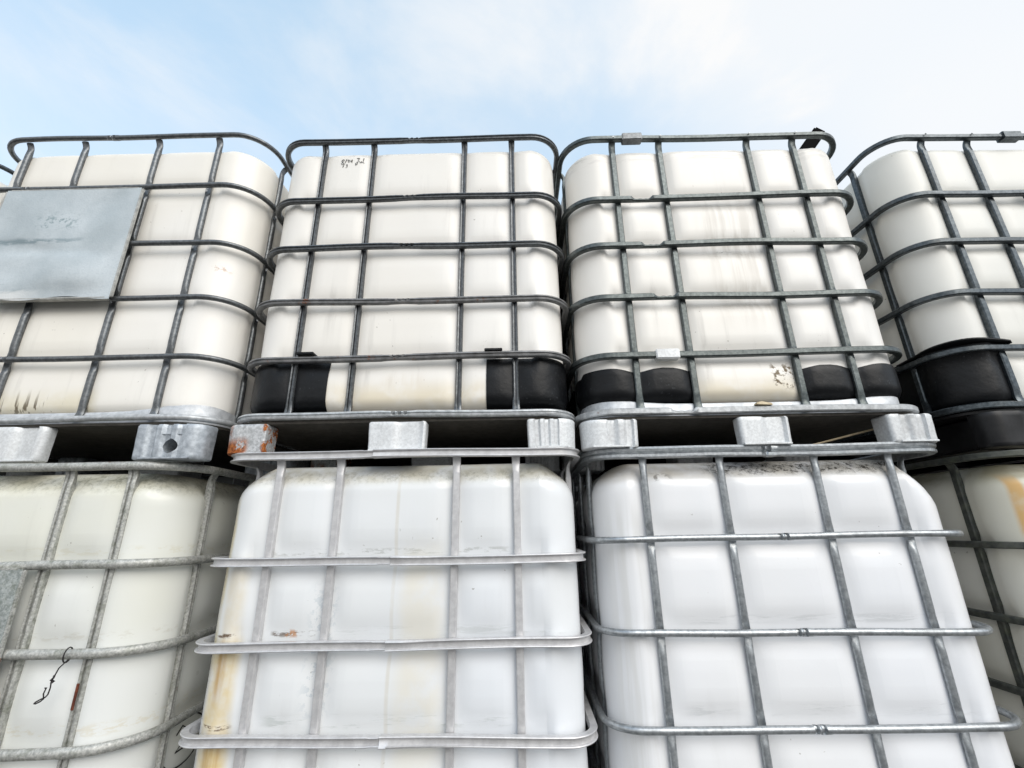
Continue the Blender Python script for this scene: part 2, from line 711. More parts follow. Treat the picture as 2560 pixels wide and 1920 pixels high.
def container(name, x, y, zbase, yaw_deg, cfg, label, group):
    root = bpy.data.objects.new(name, None)
    COL.objects.link(root)
    B = Box()
    B.W, B.D = cfg.get('W', 1.03), 1.2
    a = R_(yaw_deg)
    # x, y give the middle of the front ring plane; the empty stands at the middle of the base
    root.location = (x - math.sin(a) * B.D / 2, y + math.cos(a) * B.D / 2, zbase)
    root.rotation_euler = (0, 0, a)
    root.empty_display_size = .2
    root['label'] = label
    root['category'] = 'bulk container'
    root['group'] = group
    B.rings = [z - zbase for z in cfg['rings']]
    B.tx = cfg['tubes']
    B.ty = [-.44, -.22, 0, .22, .44]
    B.gap = cfg.get('gap', .036)
    B.Rt = cfg.get('Rt', .125)
    B.rt = cfg.get('rt', .045)
    B.rts = cfg.get('rts', B.rt)
    B.rtl = cfg.get('rtl', B.rts)
    B.rb = cfg.get('rb', .05)
    B.tank_top = B.rings[0] - cfg.get('top_drop', .012)
    B.tank_bot = cfg.get('tank_bot', .128)
    B.bulge = cfg.get('bulge', .009)
    B.groove = cfg.get('groove', .75)
    B.seed = cfg.get('seed', 1.0)
    B.pw = cfg.get('pw', .036)
    B.root = root
    R = cfg.get('R', .105)
    hx, hy = B.W / 2, B.D / 2
    steel = cfg['steel']
    build_tank(B, root, cfg['tank'])
    # rings
    jx = cfg.get('joint_x', 0.0)
    for i, rz in enumerate(B.rings):
        prof = PROF[cfg['top_prof'] if i == 0 and 'top_prof' in cfg else cfg['prof']]
        j = jx[i] if isinstance(jx, (list, tuple)) else jx
        ph = B.seed * 3 + i * 1.7

        def bend(px, py, ph=ph, i=i):
            return (.0016 * math.sin(px * 5 + ph) + .001 * math.sin(px * 13 + py * 4 + ph * 2),
                    .0022 * math.sin(px * 3.1 + ph * 1.3 + py * 2) + .001 * math.sin(px * 11 + ph))
        jk = cfg['joint']
        if cfg.get('sleeves') and i in cfg['sleeves']:
            jk = 'none'
        path = rrect(hx, hy, R, 10, joint_points(j) + [-.3, -.2, -.1, .1, .2, .3, .37, -.37], 6)
        V, F = sweep(path, prof, rz, make_warp(jk, j, bend))
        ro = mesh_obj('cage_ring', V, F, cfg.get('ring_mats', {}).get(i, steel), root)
        if cfg.get('sleeves') and i in cfg['sleeves']:
            bd = bend(j, -hy)
            box_mesh('joint_sleeve', j, -hy - bd[0], rz + bd[1], .036, .0150, .0158, cfg.get('sleeve_top', cfg.get('sleeve_mat', steel)) if i == 0 else cfg.get('sleeve_mat', steel), ro, .003)
        for t in cfg.get('rivets', ()):
            if i == 0:
                bd = bend(B.tx[t], -hy)
                rv = box_mesh('rivet', B.tx[t], -hy - .0125, rz + .002, .003, .0015, .003, cfg.get('sleeve_mat', steel), ro, .0012)
    # uprights
    zt, zb = B.rings[0] - .006, B.rings[-1] + .006
    V, F = make_tube(zb, zt, B.rings, cfg.get('tw', .0115), cfg.get('td', .0085), cfg['tube'])
    proto = mesh_obj('upright_tube', V, F, steel, root)
    spots = [(t, -hy, 0) for t in B.tx] + [(t, hy, 180) for t in B.tx]
    spots += [(hx, q, 90) for q in B.ty] + [(-hx, q, -90) for q in B.ty]
    for k, (px, py, rot) in enumerate(spots):
        o = proto if k == 0 else proto.copy()
        if k:
            COL.objects.link(o)
            o.parent = root
        o.location = (px, py, 0)
        lean = random.uniform(-.003, .003)
        o.rotation_euler = (0, lean, R_(rot))
    # pallet: deck sheet with rolled rim, optional tray lip, nine feet
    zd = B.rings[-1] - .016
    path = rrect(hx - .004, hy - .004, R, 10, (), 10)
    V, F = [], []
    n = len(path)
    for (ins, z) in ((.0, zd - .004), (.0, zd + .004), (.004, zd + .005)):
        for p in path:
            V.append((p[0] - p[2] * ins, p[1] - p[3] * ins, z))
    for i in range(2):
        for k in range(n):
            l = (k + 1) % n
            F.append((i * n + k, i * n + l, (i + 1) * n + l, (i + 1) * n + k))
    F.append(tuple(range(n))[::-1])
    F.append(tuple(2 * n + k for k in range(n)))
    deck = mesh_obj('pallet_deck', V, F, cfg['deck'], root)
    if cfg.get('tray'):
        lo, hi = cfg['tray']
        path = rrect(hx - .020, hy - .020, R, 14, [-.34, -.36, -.38, .34, .36, .38], 12)
        V, F = [], []
        n = len(path)
        for lev in range(4):
            for p in path:
                cd = min(math.hypot(abs(p[0]) - (hx - .06), abs(p[1]) - (hy - .06)), .4)
                top = lo + (hi - lo) * math.exp(-(cd / .13) ** 2)
                zz, ins = ((zd + .006, 0), (top - .006, 0), (top, .004), (top - .004, .010))[lev]
                V.append((p[0] - p[2] * ins, p[1] - p[3] * ins, zz))
        for i in range(3):
            for k in range(n):
                l = (k + 1) % n
                F.append((i * n + k, i * n + l, (i + 1) * n + l, (i + 1) * n + k))
        mesh_obj('base_tray', V, F, cfg['tray_mat'], root)
    fz0, fz1 = .0, zd - .0045
    feet = cfg['feet']
    for row, (ya, yb) in enumerate(((-hy - .006, -hy + .056), (-.07, .07), (hy - .056, hy + .006))):
        for c, ft in enumerate(feet):
            x0, x1, ribs, amp, rl, rr2 = ft[:6]
            yb2 = ya + .034 if row == 0 and c == 1 else yb
            V, F = foot_mesh(x0, x1, ya, yb2, fz0, fz1, ribs, amp, rl, rr2, dent=cfg.get('foot_dent', .0006), seed=c + B.seed)
            fm = cfg['foot_mats'][c]
            fo = mesh_obj('pallet_foot', V, F, fm, root)
            if row == 0 and fm is not BLACK_SHEET:
                box_mesh('foot_flange', (x0 + x1) / 2, ya + .016, .0035, (x1 - x0) / 2 - max(rl, rr2) * .55, .018, .0025, fm, fo, .001)
            if row == 0 and len(ft) > 6:
                if ft[6] == 'hole':
                    hx_, hz_, hr = ft[7]
                    V, F = [], []
                    for k in range(28):
                        an = 2 * math.pi * k / 28
                        for (yy, rr3) in ((ya - .03, hr), (ya + .12, hr)):
                            V.append((hx_ + rr3 * math.cos(an), yy, hz_ + rr3 * .98 * math.sin(an)))
                    for k in range(28):
                        l = (k + 1) % 28
                        F.append((2 * k, 2 * l, 2 * l + 1, 2 * k + 1))
                    F.append(tuple(2 * k for k in range(28)))
                    F.append(tuple(2 * k + 1 for k in range(28))[::-1])
                    cut = mesh_obj('cutter', V, F, fm, root, False)
                    md = fo.modifiers.new('hole', 'BOOLEAN')
                    md.object = cut
                    md.operation = 'DIFFERENCE'
                    md.solver = 'EXACT'
                    bpy.context.view_layer.update()
                    dg = bpy.context.evaluated_depsgraph_get()
                    nm = bpy.data.meshes.new_from_object(fo.evaluated_get(dg))
                    fo.modifiers.clear()
                    fo.data = nm
                    bpy.data.objects.remove(cut)
                    box_mesh('stamped_ridge', hx_, ya + .004, hz_ + .034, .028, .002, .0012, fm, fo, .001)
                elif ft[6] == 'ring':
                    hx_, hz_, hr = ft[7]
                    V, F = [], []
                    for k in range(28):
                        an = 2 * math.pi * k / 28
                        for m in range(6):
                            b = 2 * math.pi * m / 6
                            rr3 = hr + .0025 * math.cos(b)
                            V.append((hx_ + rr3 * math.cos(an), ft[8] + ya + .002 * math.sin(b), hz_ + rr3 * math.sin(an)))
                    for k in range(28):
                        l = (k + 1) % 28
                        for m in range(6):
                            m2 = (m + 1) % 6
                            F.append((k * 6 + m, k * 6 + m2, l * 6 + m2, l * 6 + m))
                    mesh_obj('stamped_ring', V, F, fm, fo)
    return B


def ribbon_on_tank(B, name, strokes, x0, z0, scale, width, mat, parent):
    """pen strokes lying on the front wall of a tank"""
    V, F = [], []
    for st in strokes:
        pts = []
        for i in range(len(st) - 1):
            (ax, az), (bx, bz) = st[i], st[i + 1]
            n = max(1, int(math.hypot(bx - ax, bz - az) * scale / .004))
            for k in range(n):
                pts.append((ax + (bx - ax) * k / n, az + (bz - az) * k / n))
        pts.append(st[-1])
        base = len(V)
        for i, (px, pz) in enumerate(pts):
            qx, qz = pts[min(i + 1, len(pts) - 1)]
            rx, rz = pts[max(i - 1, 0)]
            dx, dz_ = qx - rx, qz - rz
            L = math.hypot(dx, dz_) or 1
            w = width * (.7 + .3 * math.sin(i * .9))
            for s in (-1, 1):
                X = x0 + px * scale - dz_ / L * w * s
                Z = z0 + pz * scale + dx / L * w * s
                V.append((X, front_y(B, X, Z), Z))
        for i in range(len(pts) - 1):
            a = base + 2 * i
            F.append((a, a + 1, a + 3, a + 2))
    return mesh_obj(name, V, F, mat, parent, False)


def tube_curve(name, pts, r, mat, parent=None, n=6):
    V, F = [], []
    P = [Vector(p) for p in pts]
    for i, p in enumerate(P):
        d = (P[min(i + 1, len(P) - 1)] - P[max(i - 1, 0)]).normalized()
        a = d.orthogonal().normalized() if i == 0 else (a - d * a.dot(d)).normalized()
        b = d.cross(a)
        for k in range(n):
            t = 2 * math.pi * k / n
            V.append(p + (a * math.cos(t) + b * math.sin(t)) * r)
    for i in range(len(P) - 1):
        for k in range(n):
            l = (k + 1) % n
            F.append((i * n + k, i * n + l, (i + 1) * n + l, (i + 1) * n + k))
    F.append(tuple(range(n))[::-1])
    F.append(tuple((len(P) - 1) * n + k for k in range(n)))
    return mesh_obj(name, V, F, mat, parent)


# ------------------------------------------------------------------ ground
def ground_mat():
    t = NT('yard_concrete')
    n1 = t.noise(0.35, 5, 0.6, rnd=False)
    n2 = t.noise(14, 6, 0.65, seed=2, rnd=False)
    c = t.mix(t.step(n1, 0.35, 0.65), (0.075, 0.072, 0.068), (0.12, 0.115, 0.108))
    c = t.mix(t.mul(t.step(n2, 0.5, 0.75), 0.5), c, (0.05, 0.047, 0.044))
    t.bump(n2, 0.5, 0.01)
    return t.done(c, 0.85)


gm = bpy.data.meshes.new('ground')
gv, gf = [], []
N = 24
ext = [-1500, -400, -120, -40] + [-20 + 40 * k / (N - 1) for k in range(N)] + [40, 120, 400, 1500]
for yy in ext:
    for xx in ext:
        gv.append((xx, yy, .012 * lump(xx, yy, 0, .6, 3.0) - .014))
m_ = len(ext)
for i in range(m_ - 1):
    for j in range(m_ - 1):
        gf.append((i * m_ + j, i * m_ + j + 1, (i + 1) * m_ + j + 1, (i + 1) * m_ + j))
ground = mesh_obj('ground', gv, gf, ground_mat())
ground['kind'] = 'structure'

# ------------------------------------------------------------------ materials


def black_plastic():
    t = NT('black_plastic')
    n = t.noise(30, 4, .6)
    c = t.mix(n, (.0025, .003, .004), (.005, .0058, .0072))
    fl = t.mul(t.step(t.noise(150, 5, .7, stretch=(1, 1, .6), seed=4), .60, .68), t.step(t.noise(9, 3, .6, seed=7), .45, .62))
    c = t.mix(t.mul(fl, .8), c, (.06, .066, .072))
    t.bump(t.add(n, t.mul(t.noise(12, 3, .5, seed=2), 2.0)), .35, .004)
    return t.done(c, t.add(t.mul(t.noise(18, 4, .6, seed=5), .3), .28), 0, .28)


BLACK_PL = black_plastic()
BLACK_SHEET = plain_mat('black_dented_sheet', (0.005, 0.005, 0.006), (0.018, 0.018, 0.019), 0.42, 9, 0, .6, spec=.3)
INK = plain_mat('pen_ink', (0.012, 0.011, 0.011), (0.03, 0.028, 0.028), 0.7, 60)
RUBBER = plain_mat('black_cord', (0.008, 0.007, 0.008), (0.02, 0.016, 0.017), 0.6, 200)
MATTE = plain_mat('matte_black', (0.002, 0.002, 0.0025), (0.004, 0.004, 0.0045), 0.8, 40, spec=.05)
WOOD_SLIT = plain_mat('pale_wood_and_slit', (0.42, 0.33, 0.20), (0.58, 0.49, 0.34), 0.75, 60)

GALV = steel_mat('galvanised_grey', (0.10, 0.108, 0.113), (0.19, 0.20, 0.208), .36, .65, 90, dirt=.2)
GALV_B = steel_mat('galvanised_oval', (0.075, 0.081, 0.086), (0.155, 0.165, 0.173), .34, .6, 90, dirt=.2)
GALV_BR = steel_mat('galvanised_oval_worn', (0.13, 0.132, 0.135), (0.26, 0.26, 0.26), .5, .3, 40, rust=.42)
GALV_C = steel_mat('galvanised_square', (0.058, 0.070, 0.070), (0.125, 0.142, 0.142), .34, .6, 90, dirt=.2)
GALV_D = steel_mat('galvanised_dark', (0.045, 0.056, 0.063), (0.105, 0.122, 0.134), .32, .65, 90)
GALV_d = steel_mat('galvanised_dirty_dark', (0.04, 0.045, 0.042), (0.11, 0.115, 0.10), .5, .3, 40, moss=.35)
GALV_a = steel_mat('galvanised_weathered', (0.30, 0.305, 0.29), (0.60, 0.60, 0.565), .55, .4, 160, moss=.45, dirt=.25, rust=.12)
GALV_b = steel_mat('bright_zinc_channel', (0.53, 0.525, 0.53), (0.66, 0.655, 0.655), .42, .4, 50, dirt=.15)
GALV_c = steel_mat('galvanised_round', (0.27, 0.29, 0.305), (0.46, 0.485, 0.50), .34, .65, 90, dirt=.25)
FOOT = steel_mat('galvanised_foot', (0.60, 0.615, 0.62), (0.78, 0.80, 0.81), .5, .2, 130, dirt=.22)
FOOT_A = steel_mat('blue_grey_foot', (0.30, 0.33, 0.36), (0.52, 0.56, 0.60), .45, .45, 60, dirt=.25)
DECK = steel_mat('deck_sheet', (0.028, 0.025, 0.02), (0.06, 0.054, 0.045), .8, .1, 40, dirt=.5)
RIM = steel_mat('galvanised_rim', (0.34, 0.355, 0.365), (0.58, 0.60, 0.61), .45, .35, 60, dirt=.2, rust=.1)  # zinc like the feet; brighter reflection low on the cage put into its colour
TRAY = steel_mat('tray_sheet', (0.44, 0.46, 0.48), (0.62, 0.64, 0.66), .5, .35, 50, dirt=.12)


def rusty_foot():
    t = NT('rusty_foot')
    n = t.noise(130, 5, .65, rnd=False)
    c = t.mix(t.step(n, .3, .7), (.36, .37, .375), (.66, .67, .68))
    e = t.noise(34, 6, .7, seed=4, rnd=False)
    m = t.mul(t.step(t.x, -.425, -.445), t.step(t.z, .056, .024), t.step(e, .36, .47))
    m2 = t.mul(t.step(t.x, -.398, -.390), t.step(e, .47, .55))
    m3 = t.mul(t.step(t.x, -.478, -.492), t.step(e, .44, .56), .6)
    m = t.math('MAXIMUM', t.math('MAXIMUM', m, m2), m3)
    c = t.mix(m, c, t.mix(t.step(t.noise(120, 4, .6, seed=7, rnd=False), .35, .65), (.13, .028, .006), (.42, .13, .025)))
    t.bump(t.add(n, t.mul(m, 1.5)), .4, .001)
    return t.done(c, t.add(t.mul(m, .35), .48), t.mul(t.math('SUBTRACT', 1.0, m), .35))


RUSTY_FOOT = rusty_foot()

DIRT = (0.13, 0.115, 0.09)
YEL = (0.70, 0.55, 0.26)
RUSTC = (0.52, 0.30, 0.09)
# local x is measured from the container's middle, local z from its base (upper base 1.161, lower base 0)
T_A = tank_mat('plastic_upper_sign', (.86, .84, .795), (.82, .775, .67), .6,
               [(-.5, .14, .135, .21, .02, .03, (.72, .66, .50), .75, 'soft'),
                (-.5, .12, .140, .200, .01, .03, (.12, .09, .05), .9, 'drip'),
                (-.5, .12, .126, .142, .01, .006, (.10, .08, .05), .7, 'dash'),
                (.405, .45, .632, .655, .012, .008, (.40, .20, .10), .55, 'splat')], .36, .25)
T_B = tank_mat('plastic_upper_written', (.86, .84, .80), (.82, .78, .70), .5,
               [(-.5, .5, .13, .20, .02, .035, (.74, .66, .50), .85, 'soft'),
                (-.06, .06, .210, .225, .02, .03, (.55, .42, .25), .3, 'streak'),
                (-.13, .20, .293, .303, .01, .003, (.12, .09, .07), .8, 'dash'),
                (-.10, .16, .490, .499, .01, .003, (.12, .09, .07), .7, 'dash'),
                (-.42, -.10, 1.085, 1.105, .02, .006, (.12, .11, .10), .45, 'dash')], .36, .3)
T_C = tank_mat('plastic_upper_streaked', (.86, .84, .80), (.82, .78, .70), .5,
               [(-.5, .5, .13, .20, .02, .035, (.74, .66, .50), .8, 'soft'),
                (-.06, .14, .60, .85, .04, .07, (.42, .38, .32), .42, 'streak'),
                (-.04, .17, .40, .62, .05, .07, (.50, .45, .38), .4, 'streak'),
                (-.04, .12, .655, .662, .02, .003, (.03, .025, .02), .95, 'dash'),
                (.075, .145, .175, .25, .008, .012, (.12, .08, .03), 1.0, 'splat'),
                (-.5, .5, 1.04, 1.10, .02, .03, (.45, .43, .40), .4, 'scuff')], .36, .35)
T_D = tank_mat('plastic_upper_right', (.81, .805, .765), (.77, .75, .67), .5, [], .38, .1)
T_a = tank_mat('plastic_lower_greenish', (.75, .765, .745), (.68, .67, .54), .6,
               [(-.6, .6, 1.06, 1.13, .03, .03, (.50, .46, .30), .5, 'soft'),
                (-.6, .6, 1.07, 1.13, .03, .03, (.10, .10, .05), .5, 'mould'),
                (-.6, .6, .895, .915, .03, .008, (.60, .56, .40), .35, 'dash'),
                (-.6, .6, .69, .71, .03, .006, (.50, .46, .36), .3, 'dash'),
                (-.6, .6, .485, .51, .03, .008, (.60, .52, .34), .35, 'dash')], .30, .12)
T_b = tank_mat('plastic_lower_stained', (.76, .785, .815), (.77, .775, .745), .5,
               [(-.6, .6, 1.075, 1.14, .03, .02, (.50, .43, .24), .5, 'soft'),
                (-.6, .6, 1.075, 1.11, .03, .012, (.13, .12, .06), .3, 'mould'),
                (-.445, -.39, .675, .86, .016, .05, YEL, .40, 'soft'),
                (-.460, -.385, .480, .675, .014, .03, YEL, .85, 'soft'),
                (-.460, -.38, .20, .470, .014, .03, YEL, .9, 'soft'),
                (-.435, -.398, .560, .675, .008, .04, RUSTC, .8, 'streak'),
                (-.435, -.395, .360, .475, .008, .03, RUSTC, .8, 'streak'),
                (-.478, -.455, .60, 1.02, .008, .08, (.66, .55, .28), .75, 'soft'),
                (-.455, -.385, .690, .700, .01, .002, (.10, .05, .02), .9, 'dash'),
                (-.455, -.385, .491, .501, .01, .002, (.10, .05, .02), .9, 'dash'),
                (-.31, -.20, .690, .703, .008, .004, (.12, .08, .05), .8, 'dash'),
                (-.275, -.245, .690, .706, .006, .005, (.52, .22, .06), .8, 'splat'),
                (-.15, .45, .690, .712, .02, .004, (.42, .45, .42), .3, 'scuff'),
                (-.30, .30, .490, .520, .02, .005, (.42, .46, .43), .45, 'scuff'),
                (-.34, .3, .885, .900, .02, .004, (.36, .37, .34), .5, 'dash'),
                (-.005, .004, .1, 1.10, .0025, .02, (.55, .48, .34), .32, 'soft'),
                (.02, .13, .40, .9, .03, .08, (.76, .71, .58), .55, 'soft'),
                (-.21, -.15, .52, .80, .02, .04, (.50, .56, .60), .6, 'splat')], .20, .12)
T_c = tank_mat('plastic_lower_clean', (.80, .815, .84), (.81, .80, .78), .4,
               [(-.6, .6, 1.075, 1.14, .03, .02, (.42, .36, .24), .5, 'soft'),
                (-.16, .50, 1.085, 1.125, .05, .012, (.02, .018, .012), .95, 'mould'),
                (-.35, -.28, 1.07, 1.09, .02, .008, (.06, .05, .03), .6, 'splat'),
                (-.30, .40, .700, .720, .03, .004, (.40, .42, .42), .28, 'scuff'),
                (-.30, .40, .495, .520, .03, .005, (.40, .42, .42), .28, 'scuff'),
                (-.47, -.38, .25, 1.0, .02, .05, (.66, .66, .64), .55, 'streak')], .22, .08)
T_d = tank_mat('plastic_lower_orange', (.74, .73, .68), (.64, .61, .47), .6,
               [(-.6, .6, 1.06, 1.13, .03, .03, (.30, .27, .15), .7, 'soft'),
                (-.468, -.440, .90, 1.065, .006, .02, (.66, .36, .07), .8, 'soft')], .34, .1)

# ------------------------------------------------------------------ the containers
UP, LOW = 1.161, 0.0
G_UP = 'white containers stacked on top'
G_LOW = 'white containers on the ground'


def feet_std(hx, ribs=2, amp=.004, rounding=.05):
    return [(-hx + .03, -hx + .135, ribs, amp, rounding, .006), (-.085, .085, 0, 0, .01, .01),
            (hx - .135, hx - .03, ribs, amp, .006, rounding)]


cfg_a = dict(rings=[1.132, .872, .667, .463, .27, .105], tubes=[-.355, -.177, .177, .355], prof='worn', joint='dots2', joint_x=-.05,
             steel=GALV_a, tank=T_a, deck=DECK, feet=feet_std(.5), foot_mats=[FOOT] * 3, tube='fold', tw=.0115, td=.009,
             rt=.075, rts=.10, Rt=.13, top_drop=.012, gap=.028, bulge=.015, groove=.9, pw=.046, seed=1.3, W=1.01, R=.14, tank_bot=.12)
cfg_b = dict(rings=[1.150, .872, .675, .474, .28, .105], tubes=[-.344, -.170, .156, .330], prof='channel', joint='lap', joint_x=[-.075, -.005, -.005, -.006, 0, 0],
             steel=GALV_b, tank=T_b, deck=DECK, feet=feet_std(.515), foot_mats=[FOOT] * 3, tube='square', tw=.0096, td=.009,
             rt=.08, rts=.11, Rt=.085, top_drop=.018, gap=.028, bulge=.016, groove=.95, pw=.046, seed=2.4, W=1.010, R=.065, tank_bot=.12)
cfg_c = dict(rings=[1.149, .913, .682, .478, .28, .105], tubes=[-.357, -.134, .137, .346], prof='round', top_prof='bead', joint='dots2',
             joint_x=[-.01, -.005, -.005, -.008, 0, 0],
             steel=GALV_c, tank=T_c, deck=DECK, feet=feet_std(.51), foot_mats=[FOOT] * 3, tube='round', tw=.0098, td=.0095,
             rt=.08, rts=.17, rtl=.10, Rt=.10, top_drop=.020, gap=.029, bulge=.015, groove=.95, pw=.044, seed=3.1, W=1.025, R=.09, tank_bot=.12)
cfg_d = dict(rings=[1.128, .878, .682, .492, .28, .105], tubes=[-.34, -.165, .165, .34], prof='square', joint='flat', joint_x=0.1,
             steel=GALV_d, tank=T_d, deck=DECK, feet=feet_std(.515), foot_mats=[FOOT] * 3, tube='square', tw=.0115, td=.009,
             rt=.08, Rt=.095, top_drop=.018, gap=.027, bulge=.013, seed=4.2, W=1.03, R=.10, tank_bot=.12)
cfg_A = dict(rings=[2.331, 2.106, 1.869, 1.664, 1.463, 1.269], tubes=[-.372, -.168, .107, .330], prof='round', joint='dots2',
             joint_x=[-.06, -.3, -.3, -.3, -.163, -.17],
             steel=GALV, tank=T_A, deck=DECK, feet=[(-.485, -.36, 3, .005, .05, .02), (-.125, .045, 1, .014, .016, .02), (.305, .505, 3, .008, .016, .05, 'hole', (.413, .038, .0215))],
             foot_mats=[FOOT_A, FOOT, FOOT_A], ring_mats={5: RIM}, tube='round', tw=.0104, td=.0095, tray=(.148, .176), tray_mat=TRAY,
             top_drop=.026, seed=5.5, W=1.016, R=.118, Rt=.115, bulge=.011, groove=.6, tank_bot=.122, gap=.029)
cfg_B = dict(rings=[2.300, 2.042, 1.844, 1.643, 1.448, 1.267], tubes=[-.340, -.162, .167, .341], prof='oval', joint='crimp3',
             joint_x=[-.010, -.012, -.012, -.014, -.018, 0],
             steel=GALV_B, ring_mats={3: GALV_BR, 4: GALV_BR, 5: RIM}, tank=T_B, deck=DECK,  # rings paler downwards: stronger low reflections put into their colour
             feet=[(-.512, -.383, 0, 0, .05, .005), (-.088, .08, 1, .007, .008, .008), (.372, .514, 3, .008, .005, .05)],
             foot_mats=[RUSTY_FOOT, FOOT, FOOT], tube='fold', tw=.0092, td=.0085,
             top_drop=.014, seed=6.1, W=1.026, R=.098, Rt=.095, bulge=.012, groove=.9, gap=.026, tank_bot=.112)
cfg_C = dict(rings=[2.290, 2.028, 1.837, 1.643, 1.444, 1.264], tubes=[-.333, -.162, .157, .325], prof='square', joint='flat',
             joint_x=[-.265, -.255, -.240, -.222, -.240, -.215], sleeves=(0, 4), rivets=(0, 1, 2, 3),
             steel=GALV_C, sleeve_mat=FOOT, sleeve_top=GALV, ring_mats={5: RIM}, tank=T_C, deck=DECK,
             feet=[(-.514, -.352, 2, .009, .05, .012, 'ring', (-.455, .045, .016), .004), (-.062, .086, 1, .010, .012, .012), (.366, .514, 2, .008, .012, .04)],
             foot_mats=[FOOT, FOOT, FOOT], tube='square', tw=.0098, td=.0090, tray=(.133, .152), tray_mat=TRAY,
             top_drop=.016, seed=7.7, W=1.03, R=.11, Rt=.105, gap=.028, bulge=.015, groove=1.0, tank_bot=.122)
cfg_D = dict(rings=[2.315, 2.052, 1.856, 1.661, 1.460, 1.278], tubes=[-.347, -.172, .165, .34], prof='square', joint='flat',
             joint_x=[-.02, -.02, .1, .1, .1, .1], sleeves=(0, 1), rivets=(0, 1),
             steel=GALV_D, sleeve_mat=GALV_D, tank=T_D, deck=BLACK_SHEET,
             feet=[(-.487, -.30, 1, .006, .045, .012), (-.085, .085, 0, 0, .01, .01), (.3, .48, 0, 0, .01, .03)],
             foot_mats=[BLACK_SHEET] * 3, foot_dent=.008, tube='square', tw=.0104, td=.0090,
             top_drop=.012, seed=8.3, W=1.03, R=.105, Rt=.105, gap=.028, bulge=.014, groove=1.0, tank_bot=.115)
cfg_e = dict(cfg_a, seed=9.9, tank=T_d, steel=GALV_c, rings=[1.150, .872, .667, .463, .27, .105])
cfg_E = dict(cfg_A, seed=10.4, rings=[2.318, 2.106, 1.869, 1.664, 1.463, 1.269], tank=T_D, steel=GALV_D,
             feet=feet_std(.5), foot_mats=[FOOT] * 3)

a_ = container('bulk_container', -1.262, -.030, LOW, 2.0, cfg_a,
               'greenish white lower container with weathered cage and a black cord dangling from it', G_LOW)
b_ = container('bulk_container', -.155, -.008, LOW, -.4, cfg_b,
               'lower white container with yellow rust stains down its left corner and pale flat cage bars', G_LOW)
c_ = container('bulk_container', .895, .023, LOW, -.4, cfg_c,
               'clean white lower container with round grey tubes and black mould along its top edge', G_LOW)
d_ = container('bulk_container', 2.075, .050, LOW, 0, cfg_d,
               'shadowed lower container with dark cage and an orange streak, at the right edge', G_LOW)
e_ = container('bulk_container', -2.315, .03, LOW, 0, cfg_e,
               'lower container beyond the left edge, left of the greenish one with the cord', G_LOW)
A_ = container('bulk_container', -1.228, -.015, UP - .014, 0, cfg_A,
               'upper white container with a blue-grey metal sign plate on its round-tube cage', G_UP)
B_ = container('bulk_container', -.165, 0, UP, 0, cfg_B,
               'upper white container with handwriting near its top edge and a rusty left pallet foot', G_UP)
C_ = container('bulk_container', .880, .012, UP, 0, cfg_C,
               'upper white container with a black bracket on its top rail and a brown splash', G_UP)
D_ = container('bulk_container', 2.065, .068, UP - .008, 1.5, cfg_D,
               'upper container at the right edge with dark cage and a dented black pallet foot', G_UP)
E_ = container('bulk_container', -2.305, .03, UP, 0, cfg_E,
               'container showing only a dark rail corner at the left edge of the picture', G_UP)



def copy_tree(o, parent=None):
    c = o.copy()
    COL.objects.link(c)
    c.parent = parent
    for ch in list(o.children):
        copy_tree(ch, c)
    return c


# unseen second row of stacks, added to keep gaps and fork openings dark
back = [(a_, 'added lower container in the back row behind the greenish one with the cord', -.03),
        (b_, 'added lower container in the back row behind the one with yellow rust stains', .02),
        (c_, 'added lower container in the back row behind the clean one with black mould', .01),
        (d_, 'added lower container in the back row behind the one with the orange streak', .02),
        (A_, 'added upper container in the back row behind the one with the sign plate', -.02),
        (B_, 'added upper container in the back row behind the one with handwriting', .03),
        (C_, 'added upper container in the back row behind the one with the black bracket', -.01),
        (D_, 'added upper container in the back row behind the one at the right edge', .03)]
for src, lab, dx in back:
    o = copy_tree(src.root)
    o.location.x += dx
    o.location.y += 1.27
    o['label'] = lab
    o['group'] = 'added containers in the back row'

# ------------------------------------------------------------------ black corner protectors and their clips
for side, xin in ((-1, -.232), (1, .252)):
    p = strip_on_tank(B_, 'corner_protector', B_.root, BLACK_PL, side, xin, .118, .284, .002, .42)
    cxp = -.300 if side < 0 else .275
    box_mesh('clip', cxp, -.600, .302, .027, .016, .0035, BLACK_PL, p, .0012)
for side, xin in ((-1, -.166), (1, .160)):
    strip_on_tank(C_, 'corner_protector', C_.root, BLACK_PL, side, xin, .128, .234, .003, .42, wave=.012)
for side, xin in ((-1, -.335), (1, .335)):
    p = strip_on_tank(D_, 'corner_protector', D_.root, BLACK_PL, side, xin, .118, .325, .003, .36, flare=.02)

for xr in (-.405, 0.0, .405):  # runners added to block the sky behind the fork opening
    box_mesh('added_runner', xr, 0, .0505, .045, .52, .0485, BLACK_SHEET, D_.root, .006)

